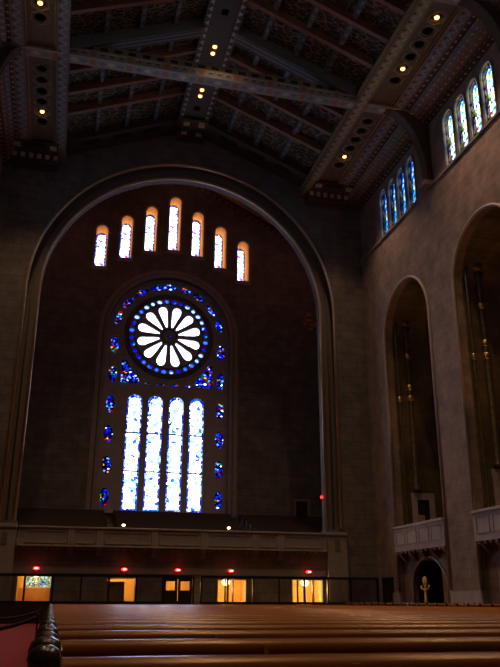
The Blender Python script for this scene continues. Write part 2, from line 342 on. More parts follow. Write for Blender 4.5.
# window wall with seven stepped windows and the great window
WY = 52.5
TOPW = [(7+1.86*k-.02, [31.7, 30.6, 29.53, 28.45][abs(k)], [27.0, 26.7, 25.9, 25.0][abs(k)]) for k in range(-3, 4)]
hw = .47; RC = (6.95, 20.0)
holes = [arch(x, hw, z0, z1-hw) for x, z1, z0 in TOPW] + [arch(RC[0], 4.62, 6.75, RC[1], 48)]
DR = [(-2.55, 6.9, 8.9), (17.0, 6.75, 8.0)]
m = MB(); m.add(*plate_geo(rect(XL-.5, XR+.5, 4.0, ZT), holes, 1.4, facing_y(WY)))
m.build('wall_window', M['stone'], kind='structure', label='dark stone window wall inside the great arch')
for i, (x, z1, z0) in enumerate(TOPW):
    e = empty('window_%d' % (i+2), (x, WY, z0), 'narrow round-headed stained glass window, %s of the stepped row of seven' % ('first from the left', 'second from the left', 'third from the left', 'tallest middle one', 'third from the right', 'second from the right', 'last on the right')[i], 'window', 'seven stepped windows above the rose', 'structure')
    h = z1-z0
    # lining of the reveal, warm light painted in as orange
    inn = arch(0, hw-.03, .03, h-hw); out = arch(0, hw-.001, .0, h-hw)
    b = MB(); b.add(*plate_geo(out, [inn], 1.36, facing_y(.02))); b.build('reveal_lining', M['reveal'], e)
    b = MB(); b.add(*plate_geo(arch(0, hw+.14, -.3, h-hw), [arch(0, hw, -.02, h-hw)], .06, facing_y(-.06))); b.build('frame', M['parapet'], e)
    b = MB(); b.add(*plate_geo(arch(0, hw-.02, .0, h-hw), [arch(0, hw-.09, .06, h-hw)], .05, facing_y(1.3))); b.build('inner_frame', M['black'], e)
    inn = arch(0, hw-.17, .12, h-hw); b = MB(); b.add(*plate_geo(arch(0, hw-.02, .0, h-hw), [inn], .01, facing_y(1.36)), m=1); b.add(*plate_geo(inn, [], .01, facing_y(1.36)))
    b.build('glass_pane', [M['g_top'], M['g_edge']], e)
    b = MB()
    k = .7
    while k < h-.4: b.box(-hw+.03, hw-.03, 1.31, 1.34, k, k+.03); k += .75
    b.build('saddle_bars', M['black'], e)

def great_window():
    cx, cz = 0, RC[1]-6.75
    e = empty('window_1', (RC[0], WY, 6.75), 'great arched stained glass window with a rose over four tall lancets', 'window', None, 'structure')
    m = MB()
    for r0, r1, y0 in ((4.62, 4.85, -.14), (4.95, 5.25, -.06)):
        a = arch(0, r1, -.0, cz, 48); b = arch(0, r0, -.0, cz, 48)
        m.add(*plate_geo(a[:1]+a[1:], [[(b[0][0], .02), (b[1][0], .02)]+b[2:]], .12, facing_y(y0)))
    m.build('arched_frame', M['parapet'], e)
    holes, jew, bead, petals = [], [], [], []
    # petals
    for k in range(12):
        th = math.radians(15+30*k)
        prof = [(.74, -.06), (1.3, -.19), (2.0, -.33), (2.24, -.30), (2.38, -.16), (2.42, 0), (2.38, .16), (2.24, .30), (2.0, .33), (1.3, .19), (.74, .06)]
        petals.append([(cx+r*math.cos(th)-t*math.sin(th), cz+r*math.sin(th)+t*math.cos(th)) for r, t in prof])
    for k in range(32):
        th = 2*PI*(k+.5)/32; bead.append(circ(cx+2.82*math.cos(th), cz+2.82*math.sin(th), .15, 10, .19 if k % 2 else .15))
    jew.append(circ(cx, cz, .13, 10))
    # border medallions up the sides and round the head
    def vesica(u, v, a, b, ang=0):
        p = [(a*math.cos(2*PI*i/12)*(1 if i % 3 else 1.08), b*math.sin(2*PI*i/12)) for i in range(12)]
        c, s_ = math.cos(ang), math.sin(ang); return [(u+x*c-z*s_, v+x*s_+z*c) for x, z in p]
    for s in (-1, 1):
        for z in (7.9, 10.1, 12.3, 14.5, 16.75, 19.0): jew.append(vesica(s*4.02, z-6.75, .30, .66))
    for d in (17, 37, 56.5, 74.5, 92, 105.5, 123.5, 143, 163):
        th = math.radians(d); jew.append(vesica(4.02*math.cos(th), cz+4.02*math.sin(th), .24, .56, th))
    # spandrels between rose and lancets
    for s in (-1, 1):
        jew.append([(s*3.4, 9.4), (s*2.0, 9.4), (s*2.1, 9.85), (s*2.6, 10.4), (s*3.05, 11.1), (s*3.4, 11.2)][::s])
    for x in (-1.5, -.55, .55, 1.5): jew.append(vesica(x, 9.45, .32, .09))
    lan = []
    for x in (-2.28, -.77, .77, 2.28): lan.append((x, .53))
    lh = [arch(x, h, .3, 8.5-h+.05, 20) for x, h in lan]
    holes = petals+bead+jew+lh
    t = MB(); t.add(*plate_geo(arch(0, 4.66, .0, cz, 48), holes, .22, facing_y(.45))); t.build('tracery', M['trim'], e)
    m = MB()
    for rr, wd in ((2.58, .05), (3.10, .09), (3.3, .07), (.56, .07)):
        m.tube([(cx+rr*math.cos(2*PI*i/64), .42, cz+rr*math.sin(2*PI*i/64)) for i in range(64)], wd, 6, closed=True)
    m.build('rose_rings', M['stone'], e)
    for p in petals:
        b = MB(); b.add(*plate_geo(p, [], .02, facing_y(.55))); b.build('petal_pane', M['g_rose'], e)
    b = MB()
    for p in bead: b.add(*plate_geo(p, [], .02, facing_y(.55)))
    b.build('bead_panes', M['g_bead'], e)
    for p in jew:
        b = MB(); b.add(*plate_geo(p, [], .02, facing_y(.55))); b.build('medallion_pane', M['g_jewel'], e)
    for (x, h) in lan:
        b = MB(); inn = arch(x, h-.12, .42, 8.45-h, 20)
        b.add(*plate_geo(arch(x, h, .3, 8.55-h, 20), [inn], .02, facing_y(.56)), m=1)
        b.add(*plate_geo(inn, [], .02, facing_y(.56))); b.build('lancet_pane', [M['g_lancet'], M['g_edge']], e)
        m = MB()
        for z, tk in ((5.7, .1), (2.95, .1)): m.box(x-h, x+h, .5, .56, z, z+tk)
        for z in [.3+.56*k for k in range(1, 14)]: m.box(x-h, x+h, .53, .555, z, z+.022)
        m.build('saddle_bars', M['black'], e)
great_window()

# door in the window wall, gallery level
def frame_door(n, x0, x1, z0, z1, label):
    e = empty('door_%d' % n, ((x0+x1)/2, WY, z0), label, 'door', None, 'structure'); h = (x1-x0)/2
    b = MB(); b.box(-h-.16, -h, -.1, 0, 0, z1-z0+.16); b.box(h, h+.16, -.1, 0, 0, z1-z0+.16); b.box(-h, h, -.1, 0, z1-z0, z1-z0+.16)
    b.build('frame', M['parapet'], e)
    lf = MB().box(-h, h, -.04, 0, 0, z1-z0).build('leaf', M['black'], e)
    MB().lathe([(.03, 0), (.05, .02), (.03, .04)], (h-.15, -.07, (z1-z0)*.45), 8).build('handle', M['brass'], lf)
frame_door(1, 16.62, 17.5, 6.4, 8.0, 'small dark doorway at gallery level right of the great window')
frame_door(2, -4.3, -3.05, 6.4, 8.3, 'dark doorway at gallery level left of the great window')

# gallery seating rows
def gpew(x0, x1, y, z, label, group):
    t = empty('gallery_pew', ((x0+x1)/2, y, z), label, 'pew', group); h = (x1-x0)/2
    MB().prism([(-.04, .42), (.0, .42), (.07, .98), (.02, .98)], -h, h, 'x').build('backrest', M['seat'], t)
    MB().box(-h, h, -.45, -.0, .38, .44).build('seat', M['seat'], t)
    for s in (-1, 1): MB().box(s*h-.03, s*h+.03, -.45, .08, 0, .96).build('end_panel', M['seat'], t)
names = ('front', 'second', 'third', 'fourth', 'top')
for i in range(5):
    y = 47.75+1.15*i; z = 4.3+.33*(i+1)
    for (x0, x1, s) in ((-5.2, 2.9, 'left'), (3.6, 11.6, 'middle'), (12.3, 19.2, 'right')):
        if i == 4: y = 52.3
        gpew(x0, x1, y, z, 'dark gallery pew in the %s row of the %s block' % (names[i], s), 'dark pews in the gallery')

# ------------------------------------------------------------------ side walls (right is seen, left mirrors it)
def mx(x, s): return x if s > 0 else 14.0-x
AZ = 16.95; AR = 3.05
for s, side in ((1, 'right'), (-1, 'left')):
    X = XR if s > 0 else XL; f3 = facing_x(X, s)
    outl = [(YB, 0)]
    for yc in reversed(BAYS):
        outl += [(yc-AR, 0)] + [(yc+AR*math.cos(PI-PI*i/28), AZ+AR*math.sin(PI-PI*i/28)) for i in range(29)] + [(yc+AR, 0)]
    outl += [(YE, 0), (YE, 24.1), (YB, 24.1)]
    m = MB(); m.add(*plate_geo(outl, [], .5, f3)); m.build('wall_'+side, M['side'], kind='structure', label='tiled side wall with tall round arches, '+side)
    # ledge
    m = MB(); m.prism([(mx(19.38, s), 23.98), (mx(19.38, s), 24.12), (mx(19.9, s), 24.25), (mx(19.9, s), 23.98)], YB, YE, 'y'); m.build('trim_%d' % (3 if s > 0 else 4), M['side'], kind='structure', label='sloping ledge under the %s upper windows' % side)
    # clerestory wall
    holes = []
    for yc in BAYS:
        for k in (-1.5, -.5, .5, 1.5): holes.append(arch(yc+1.37*k, .54, 24.13, 27.1))
    m = MB(); m.add(*plate_geo(rect(YB, YE, 24.1, ZT), holes, .35, facing_x(mx(19.56, s), s))); m.build('wall_%s_upper' % side, M['side'], kind='structure', label='upper side wall with groups of four windows')
    m = MB(); a, b = sorted((mx(19.8, s), mx(23.5, s))); m.box(a, b, YB, YE+1, 23.9, 24.1); m.build('ceiling_aisle_'+side, M['stone'], kind='structure', label='roof over the side niches')
    a, b = sorted((mx(23.0, s), mx(23.5, s))); MB().box(a, b, YB, YE+1, 0, 24).build('wall_niche_'+side, M['stone'], kind='structure', label='dark outer wall behind the side arches')
    n = 0
    for bi, yc in enumerate(BAYS):
        for k in (-1.5, -.5, .5, 1.5):
            if bi > 1 and s > 0 or s < 0: pass
            n += 1
            y = yc+1.37*k
            where = ('fourth', 'third', 'second', 'first')[int(k+1.5)]
            g2 = ['far group of four upper windows', 'nearer group of four upper windows'][bi] if bi < 2 else 'upper window group out of view'
            e = empty('window_%d' % (20+n+(50 if s < 0 else 0)), (mx(19.56, s), y, 24.13), 'round-headed stained glass window, %s from the far end in the %s, %s wall' % (where, g2, side), 'window', g2+' '+side, 'structure')
            fx = facing_x(0, s)
            b = MB(); b.add(*plate_geo(arch(0, .54, 0, 2.97), [], .01, facing_x(.12*s, s))); b.build('glass_pane', M['g_far'] if bi == 0 else M['g_near'], e)
            b = MB(); b.add(*plate_geo(arch(0, .535, .003, 2.97), [arch(0, .50, .04, 2.97)], .02, facing_x(.095*s, s))); b.build('inner_frame', M['black'], e)
            b = MB(); b.add(*plate_geo(arch(0, .64, -.0, 2.97), [arch(0, .54, .02, 2.97)], .07, facing_x(-.07*s, s))); b.build('frame', M['side'], e)
            b = MB(); b.add(*plate_geo(arch(0, .539, .002, 2.97), [arch(0, .525, .02, 2.97)], .09, facing_x(0.0, s))); b.build('reveal_lining', M['cream'], e)
    # niches
    for bi, yc in enumerate(BAYS):
        if s < 0 and bi > 2: pass
        # partition walls between bays, one block each side of the bay
        a, b = sorted((mx(XR+.5, s), mx(23.0, s)))
        m = MB(); m.box(a, b, yc+AR, yc+9-AR if bi else YE, 0, 24)
        m.build('wall_partition', M['niche'], kind='structure', label='wall between two side niches')
        # barrel vault
        a1, b1 = sorted((mx(XR+.5, s), mx(22.4, s)))
        out = [(yc+(AR+.02)*math.cos(PI*i/24), AZ+(AR+.02)*math.sin(PI*i/24)) for i in range(25)]
        v = MB(); v.prism([(yc+AR+.02, 23.9)]+out+[(yc-AR-.02, 23.9)], a1, b1, 'x'); v.build('ceiling_vault', M['niche'], kind='structure', label='barrel vault of a side niche')
        # molding on the arch edge
        e = empty('arch_molding', (mx(XR, s), yc, 0), ('pale roll moulding round the %s side arch of the %s wall' % (('far', 'nearer', 'third', 'fourth', 'fifth')[bi], side)), 'arch molding', 'mouldings of the side arches')
        path = [(-.03*s, AR+.0, 1.75), (-.03*s, AR, AZ)] + [(-.03*s, AR*math.cos(PI*i/32), AZ+AR*math.sin(PI*i/32)) for i in range(1, 32)] + [(-.03*s, -AR, AZ), (-.03*s, -AR, 1.75)]
        MB().tube(path, .09, 8).build('roll', M['trim'], e)
        for q in (-1, 1):
            y0, y1 = sorted((q*(AR+.0), q*(AR+.2))); a2, b2 = sorted((-.1*s, 0.0)); MB().box(a2, b2, y0, y1, 0, 1.75).build('foot', M['trim'], e)
    # plinths
    for bi, yc in enumerate(BAYS[:-1]):
        a, b = sorted((mx(XR-.12, s), mx(XR, s))); m = MB(); m.box(a, b, yc-9+AR+.2, yc-AR-.2, 0, 1.68)
        m.build('baseboard_'+side, M['trim'], kind='structure', label='pale stone plinth of a side pier')
    a, b = sorted((mx(XR-.12, s), mx(XR, s))); MB().box(a, b, BAYS[0]+AR+.2, 42.7, 0, 1.68).build('baseboard_'+side, M['trim'], kind='structure', label='pale stone plinth beside the corner')

# dark doorway at the corner of the right wall
e = empty('door_3', (XR, 43.45, 0), 'dark doorway in the right wall by the corner', 'door', None, 'structure')
MB().box(-.06, .0, -.62, .62, 0, 2.45).build('leaf', M['black'], e)
m = MB(); m.box(-.1, 0, -.72, -.62, 0, 2.55); m.box(-.1, 0, .62, .72, 0, 2.55); m.box(-.1, 0, -.72, .72, 2.45, 2.55); m.build('frame', M['iron'], e)

# balconies in the right hand arches, with doorway, columns, up-light
def balcony(yc, which):
    b = empty('balcony', (XR, yc, 3.9), 'pale stone balcony with sunk panels across the %s side arch' % which, 'balcony', 'balconies of the side arches')
    h = AR-.03
    MB().box(-.12, 3.2, -h, h, -.0, .25).build('floor_slab', M['trim'], b)
    MB().box(-.18, .02, -h, h, .0, 1.35).build('parapet', M['trim'], b)
    MB().box(-.26, .1, -h, h, 1.27, 1.42).build('top_rail', M['trim'], b, bevel=.03)
    for i in range(4):
        y0 = -h+.2+i*1.46; y1 = y0+1.2; m = MB()
        for q in ((y0, y1, .32, .38), (y0, y1, 1.06, 1.12), (y0, y0+.06, .32, 1.12), (y1-.06, y1, .32, 1.12)): m.box(-.21, -.18, q[0], q[1], q[2], q[3])
        m.build('panel_frame', M['parapet'], b)
    for y in (-2.6, -1.3, 0, 1.3, 2.6):
        MB().prism([(-.14, .0), (.5, .0), (.5, -.6), (.25, -.52), (-.05, -.2)], y-.13, y+.13, 'y').build('corbel', M['side'], b)
    for i in range(12):
        q = MB().box(-.16, .0, 0, .22, -.13, 0).build('dentil', M['side'], b) if i == 0 else q.copy()
        if i: COL.objects.link(q)
        q.location = (0, -h+.1+.5*i, 0)
for yc, wh in ((38.9, 'far'), (29.9, 'nearer')):
    balcony(yc, wh)
    # wall below the balcony with an arched opening
    m = MB(); o = [(yc-AR, 0), (yc-2.0, 0)] + [(yc+2.0*math.cos(PI-PI*i/20), 1.9+1.6*math.sin(PI-PI*i/20)) for i in range(21)] + [(yc+2.0, 0), (yc+AR, 0), (yc+AR, 3.9), (yc-AR, 3.9)]
    m.add(*plate_geo(o, [], .3, facing_x(XR+.35, 1))); m.build('wall_under_balcony', M['side'], kind='structure', label='wall with an arched opening under a side balcony')
    m = MB(); m.tube([(XR+.33, yc-2.0, 0), (XR+.33, yc-2.0, 1.9)] + [(XR+.33, yc+2.0*math.cos(PI-PI*i/20), 1.9+1.6*math.sin(PI-PI*i/20)) for i in range(1, 20)] + [(XR+.33, yc+2.0, 1.9), (XR+.33, yc+2.0, 0)], .07, 8)
    m.build('arch_trim', M['trim'], label='pale arched trim under the %s balcony' % wh, cat='arch trim', group='arched trims below the balconies')
    # doorway in the far partition
    e = empty('door_%d' % (4 if wh == 'far' else 5), (21.35, yc+AR, 4.15), 'small doorway above the %s side balcony' % wh, 'door', None, 'structure')
    m = MB(); m.box(-.75, -.4, -.1, 0, 0, 3.25); m.box(.4, .75, -.1, 0, 0, 3.25); m.box(-.4, .4, -.1, 0, 2.85, 3.25); m.build('frame', M['trim'], e)
    MB().box(-.4, .4, -.03, 0, 0, 2.85).build('leaf', M['black'], e)
    MB().box(-.35, .05, -.06, -.03, 1.35, 1.95).build('lit_pane', M['doorwood'], e)
    for j, (cx, r) in enumerate(((20.2, .09), (20.95, .15))):
        c = empty('marble_column', (cx, yc+AR-.16, 4.15), 'slender polished column in the %s side niche, %s from the hall' % (wh, ('nearer', 'farther')[j]), 'column', 'polished columns in the side niches')
        hgt = 14.2 if j != 1 else 15.2
        if j == 1:
            c.location.z = 7.5; hgt = 10.5
        MB().lathe([(r*1.6, 0), (r*1.6, .12), (r*1.2, .2), (r, .3), (r*.95, hgt-.5), (r*1.2, hgt-.35), (r*1.7, hgt)], n=14).build('shaft', M['marble'], c)
        for z in (13.1, 13.8, 15.9) if j == 1 else (13.0,):
            MB().lathe([(r*1.02, 0), (r*1.3, .05), (r*1.3, .3), (r*1.02, .35)], (0, 0, z-c.location.z), 14).build('glint_ring', M['brass'], c)  # bright rings added to imitate glints reflected on the polished shaft
        MB().lathe([(r*1.2, 0), (r*1.9, .2), (r*1.9, .3)], (0, 0, hgt), 14).build('capital', M['brass'], c)
    u = empty('uplight', (20.5, yc+.6, 4.15), 'small floor up-light on the %s side balcony' % wh, 'lamp', 'up-lights behind the balcony parapets')
    MB().lathe([(.12, 0), (.14, .05), (.16, .22), (.18, .24)], n=14).build('housing', M['iron'], u)
    MB().lathe([(.13, .235), (.13, .245)], n=14).build('lens', M['bulb'], u)
    d = bpy.data.lights.new('uplight', 'SPOT'); d.energy = 650; d.color = (1, .45, .12); d.spot_size = math.radians(34); d.spot_blend = .8; d.shadow_soft_size = .15
    o = bpy.data.objects.new('uplight_beam', d); COL.objects.link(o); o.parent = u; o.location = (0, 0, .4)
    o.rotation_euler = Vector((.0, .16, 1)).to_track_quat('-Z', 'Y').to_euler()

# gilded torchere under the far balcony
t = empty('torchere', (19.2, 38.15, 0), 'gilded standing candelabrum with side arms below the far side balcony', 'candelabrum')
MB().lathe([(.24, 0), (.24, .06), (.1, .14), (.06, .3), (.05, 1.1), (.1, 1.18), (.08, 1.3), (.06, 1.7), (.06, 1.95), (.10, 2.05), (.13, 2.2), (.10, 2.38), (.04, 2.46)], n=14).build('stem', M['gilt'], t)
for s in (-1, 1):
    MB().tube([(0, 0, 1.75), (s*.02, s*.22, 1.8), (s*.02, s*.45, 1.86), (s*.02, s*.5, 2.0)], .045, 8).build('arm', M['gilt'], t)
MB().box(20.9, 21.0, 38.9, 39.4, 0, 3.0).build('amber_drape', M['doorwood'], label='amber hanging drape behind the arched opening under the far balcony', cat='drape')

# ------------------------------------------------------------------ painted roof
RX = 6.68; ED = 9.75; EI = 8.25      # roof centre line, eaves beam centre and inner edge distances
def zs_(d): return 29.55+(EI-d)*.41        # underside of rafters at distance d from the centre line
m = MB()
for s in (-1, 1):
    p = [(RX+s*8.6, zs_(8.6)+.5), (RX+s*.7, zs_(.7)+.5), (RX+s*.7, zs_(.7)+.7), (RX+s*8.6, zs_(8.6)+.7)]
    m.prism(p, YB, YE, 'y')
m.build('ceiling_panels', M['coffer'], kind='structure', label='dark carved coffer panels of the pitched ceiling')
def slope_bar(s, d0, d1, y0, y1, drop0, drop1, mb, mi=0):
    mb.prism([(RX+s*d0, zs_(d0)+drop0), (RX+s*d1, zs_(d1)+drop0), (RX+s*d1, zs_(d1)+drop1), (RX+s*d0, zs_(d0)+drop1)], y0, y1, 'y', mi)
ordn = ('first', 'second', 'third', 'fourth', 'fifth', 'sixth', 'seventh', 'eighth', 'ninth', 'tenth', 'eleventh', 'twelfth')
RY = [40.45, 38.4, 36.4, 31.7, 29.6, 27.5, 22.7, 20.6, 18.5]
for s, sd in ((-1, 'left'), (1, 'right')):
    for i, y in enumerate(RY):
        mb = MB(); slope_bar(s, EI, 1.0, y-.13, y+.13, 0, .5, mb)
        for k in range(14): slope_bar(s, 1.3+.48*k, 1.5+.48*k, y-.06, y+.06, -.02, .0, mb, 1)
        mb.build('rafter', [M['red'], M['brick']], label='narrow red painted rafter on the %s roof slope, %s counted from the end wall' % (sd, ordn[i]), cat='rafter', group='red rafters of the pitched ceiling')
    for j, d in enumerate((2.6, 4.5, 6.4)):
        mb = MB(); slope_bar(s, d-.13, d+.13, YB, YE, .24, .5, mb)
        for k in range(58): y = 10.2+.6*k; slope_bar(s, d-.08, d+.08, y, y+.28, .225, .24, mb, 1)
        mb.build('purlin', [M['bluedk'], M['blue']], label='long blue grey painted purlin on the %s roof slope, %s from the ridge' % (sd, ordn[j]), cat='purlin', group='purlins of the pitched ceiling')
    # dark frieze against the end wall with long slots
    mb = MB(); slope_bar(s, EI, 1.0, 43.3, YE, -.05, .5, mb)
    for k in range(3): slope_bar(s, 2.1+2.0*k, 3.3+2.0*k, 43.7, 44.2, -.065, -.05, mb, 1)
    mb.build('trim_%d' % (6+s), [M['wood'], M['pit']], kind='structure', label='dark frieze board with long slots where the %s slope meets the end wall' % sd)
    # eave strip: two decorated beams with a coffered soffit between
    st = empty('painted_eaves_beam', (RX+s*ED, 0, 29.0), 'broad painted soffit beam with round coffers along the %s side of the roof' % sd, 'painted beam', 'soffit beams of the roof')
    W = 1.45; hl = []
    for yc in BAYS:
        for k in range(6): hl.append((-.0, yc-3.0+1.0*k))
    pl = MB(); pl.add(*plate_geo(rect(-.85, .85, YB, YE), [circ(u, v, .29, 16) for u, v in hl], .08, lambda u, v, t: (u, v, t+.08)))
    pl.build('soffit_board', M['board'], st)
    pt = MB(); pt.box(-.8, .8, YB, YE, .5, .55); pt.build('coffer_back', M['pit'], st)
    ribs = MB()
    for u, v in hl:
        hexp = [(u+.50*math.cos(PI/3*i+PI/6), v+.50*math.sin(PI/3*i+PI/6)) for i in range(6)]
        for i in range(6):
            a, b = hexp[i], hexp[(i+1) % 6]; ribs.tube([(a[0], a[1], .07), (b[0], b[1], .07)], .03, 5)
    for q in (-.72, .72): ribs.box(q-.03, q+.03, YB, YE, .05, .08)
    ribs.build('hexagonal_ribs', M['olive'], st)
    for q in (-1, 1):
        # decorated edge beam with a zigzag of inlaid triangles
        inner = (q == -s)
        zz = MB(); a, b = sorted((q*.85, q*W)); zz.box(a, b, YB, YE, -.12, .5)
        y = 12.0; c = q*1.15; k = 0
        while y < YE-1.9:
            zz.add([(c-.2, y, -.135), (c-.12, y, -.135), (c+.24, y+.3, -.135), (c+.16, y+.3, -.135)], [(0, 1, 2, 3)], 1)
            zz.add([(c+.16, y+.3, -.135), (c+.24, y+.3, -.135), (c-.12, y+.6, -.135), (c-.2, y+.6, -.135)], [(0, 1, 2, 3)], 1)
            zz.add([(c-.24, y+.18, -.136), (c-.24, y+.42, -.136), (c-.04, y+.3, -.136)], [(0, 1, 2)], 2)
            y += .6
        zz.build('zigzag_edge_beam', [M['olive'] if inner and s > 0 else M['blue'], M['cream'] if inner and s > 0 else M['cream2'], M['wood']], st)
        e2 = MB(); e2.box(q*W-.04, q*W+.04, YB, YE, -.15, .05); e2.build('edge_strip', M['red'], st)
        e3 = MB(); e3.box(q*.85-.04, q*.85+.04, YB, YE, -.13, .02); e3.build('edge_strip', M['red'], st)
    # end bracket with painted block ends
    br = empty('end_bracket', (RX+s*(ED+.45), YE, 28.1), 'stepped bracket with pale block ends where the %s roof beam meets the end wall' % sd, 'bracket', 'brackets under the roof beam ends')
    lst = MB().box(-1.5, 1.5, -.7, .0, .15, .76).build('lower_step', M['wood'], br)
    MB().box(-1.4, 1.4, -.4, .0, -.05, .15).build('foot_step', M['wood'], br)
    MB().box(-1.45, 1.45, -2.1, -.7, .72, .78).build('soffit_panel', M['wood'], br)
    for i in range(6): MB().box(-1.3+.52*i-.13, -1.3+.52*i+.13, -.8, -.7, .42, .72).build('block_end', M[('cream2', 'cream2', 'cream2', 'redlt', 'redlt', 'redlt')[i if s < 0 else 5-i]], lst)
    for x in (-1.1, 1.15): MB().box(x-.2, x+.2, -1.9, -1.6, .55, .72).build('block_end', M['cream2' if x*s > 0 else 'redlt'], br)
    MB().box(-.62, .62, -2.0, -1.6, .705, .72).build('slot', M['pit'], br)
    # cornice between eaves beam and wall
    x_in, x_out = RX+s*11.2, (19.56 if s > 0 else -5.56); wd = abs(x_out-x_in)
    cr = empty('cornice', (x_in, 0, 28.5), 'stepped painted cornice along the top of the %s wall' % sd, 'cornice', 'cornices of the side walls')
    for j, (f0, f1, z0, z1, mt) in enumerate(((0, .26, .42, .95, 'wood'), (.26, .5, .2, .7, 'blue'), (.5, .76, .0, .5, 'red'), (.76, 1.0, -.3, .3, 'wood'))):
        mb = MB(); x0, x1 = s*f0*wd, s*f1*wd; a, b = sorted((x0, x1)); mb.box(a, b, YB, YE, z0, z1)
        cm = (a+b)/2
        for k in range(76):
            y = 10+.46*k
            mb.add([(cm-.1, y+.1, z0-.01), (cm, y+.2, z0-.01), (cm+.1, y+.1, z0-.01), (cm, y, z0-.01)], [(0, 1, 2, 3)], 1+(k+j) % 2)
            mb.add([(x0-s*.01, y, z0+.05), (x0-s*.01, y+.1, z0+.15), (x0-s*.01, y+.2, z0+.05)], [(0, 1, 2)], 2)
        mb.build('band', [M[mt], M['cream2'], M['redlt']], cr)
# ridge strip
rs = empty('ridge_beam', (RX, 0, 32.5), 'painted ridge beam with square coffers along the top of the roof', 'painted beam')
rh = []
for yc in BAYS:
    for yy in (-3.2, -2.6, .95, 1.6): rh.append((0, yc+yy))
    for yy in (-1.5, -.4, 2.9): rh.append((0, yc+yy))
pl = MB(); pl.add(*plate_geo(rect(-.95, .95, YB, YE), [rect(u-.2, u+.2, v-.22, v+.22) for u, v in rh], .08, lambda u, v, t: (u, v, t)))
pl.build('soffit_board', M['wood'], rs)
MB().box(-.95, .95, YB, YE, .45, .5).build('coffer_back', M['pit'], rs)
for q in (-1, 1):
    mb = MB(); a, b = sorted((q*.7, q*1.05)); mb.box(a, b, YB, YE, -.16, .4)
    for k in range(56): y = 12+.55*k; mb.add([(q*.75, y, -.17), (q*1.0, y+.2, -.17), (q*.75, y+.4, -.17)], [(0, 1, 2)], 1)
    mb.build('edge_beam', [M['wood'], M['cream2']], rs)
br = empty('end_bracket', (RX+.1, YE, 31.9), 'small painted bracket with four orange blocks under the ridge beam at the end wall', 'bracket', 'brackets under the roof beam ends')
MB().box(-.95, .95, -.7, .0, .0, .42).build('body', M['wood'], br)
MB().box(-.95, .95, -2.2, -.7, .36, .42).build('soffit_panel', M['wood'], br)
for x in (-.55, .5):
    for y, z in ((-.85, .1), (-2.0, .16)): MB().box(x-.2, x+.2, y, y+.3, z, z+.2).build('block_end', M['redlt'], br)

# trusses
def truss(y, which):
    t = empty('roof_truss', (XC, y, 28.9), 'great painted roof truss with a level tie beam, %s' % which, 'roof truss', 'roof trusses')
    hx = 12.75; o = RX-XC
    mb = MB(); mb.box(-hx, hx, -.22, .22, .5, 1.0)
    x = -hx+.3
    while x < hx-.5: mb.box(x, x+.42, -.232, -.22, .64, .86, 1); x += .78
    mb.build('upper_beam', [M['beam2'], M['black']], t)
    mb = MB(); mb.box(-hx, hx, -.36, .36, 0, .5)
    x = -hx+.2; k = 0
    while x < hx-.6:
        if k % 4 == 2: mb.box(x+.08, x+.38, -.374, -.36, .1, .4, 3); mb.box(x+.08, x+.38, -.2, .2, -.012, 0, 3)
        else:
            mb.box(x+.02, x+.44, -.37, -.36, .1, .16, 2); mb.box(x+.02, x+.44, -.37, -.36, .34, .4, 1)
            mb.add([(x+.05, -.372, .25), (x+.24, -.372, .31), (x+.43, -.372, .25), (x+.24, -.372, .19)], [(0, 1, 2, 3)], 4)
            mb.add([(x, 0, -.012), (x+.24, .2, -.012), (x+.48, 0, -.012), (x+.24, -.2, -.012)], [(0, 1, 2, 3)], 2 if k % 2 else 1)
        x += .5; k += 1
    mb.build('tie_beam', [M['beam'], M['cream'], M['blue'], M['brick'], M['wood']], t)
    for s in (-1, 1):
        mb = MB(); mb.tube([(s*8.9, -.36, -.02), (s*11.9, -.36, -.02)], .05, 8); mb.build('gilded_edge', M['gold'], t)
        mb = MB()
        mb.prism([(o+s*EI, zs_(EI)-.3-28.9), (o+s*.9, zs_(.9)-.3-28.9), (o+s*.9, zs_(.9)+.48-28.9), (o+s*EI, zs_(EI)+.48-28.9)], -.4, .4, 'y')
        for q in (-.34, -.05, .24):
            a, b = zs_(1.0)-.33-28.9, zs_(EI-.1)-.33-28.9
            mb.add([(o+s*1.0, q, a), (o+s*(EI-.1), q, b), (o+s*(EI-.1), q+.1, b), (o+s*1.0, q+.1, a)], [(0, 1, 2, 3)], 1)
        mb.build('principal_rafter', [M['blue'], M['wood']], t)
        # curved brace down to the wall
        b0, b1 = (9.9, 2.3) if s > 0 else (11.0, 1.25)
        pts = [(s*12.48, -4.7), (s*12.48, 0)] + [(s*b0, 0)] + [(s*(b0+b1*math.sin(PI/2*i/10)), -4.6*(1-math.cos(PI/2*i/10))) for i in range(11)]
        MB().prism(pts, -.3, .3, 'y').build('curved_brace', M['wood'], t)
        MB().box(min(s*11.9, s*12.5), max(s*11.9, s*12.5), -.4, .4, -4.9, -4.6).build('corbel', M['side'], t)
for i, y in enumerate(TRUSS): truss(y, ('crossing the middle of the view', 'at the top right corner', 'third from the end wall', 'fourth from the end wall', 'behind the viewer')[i])

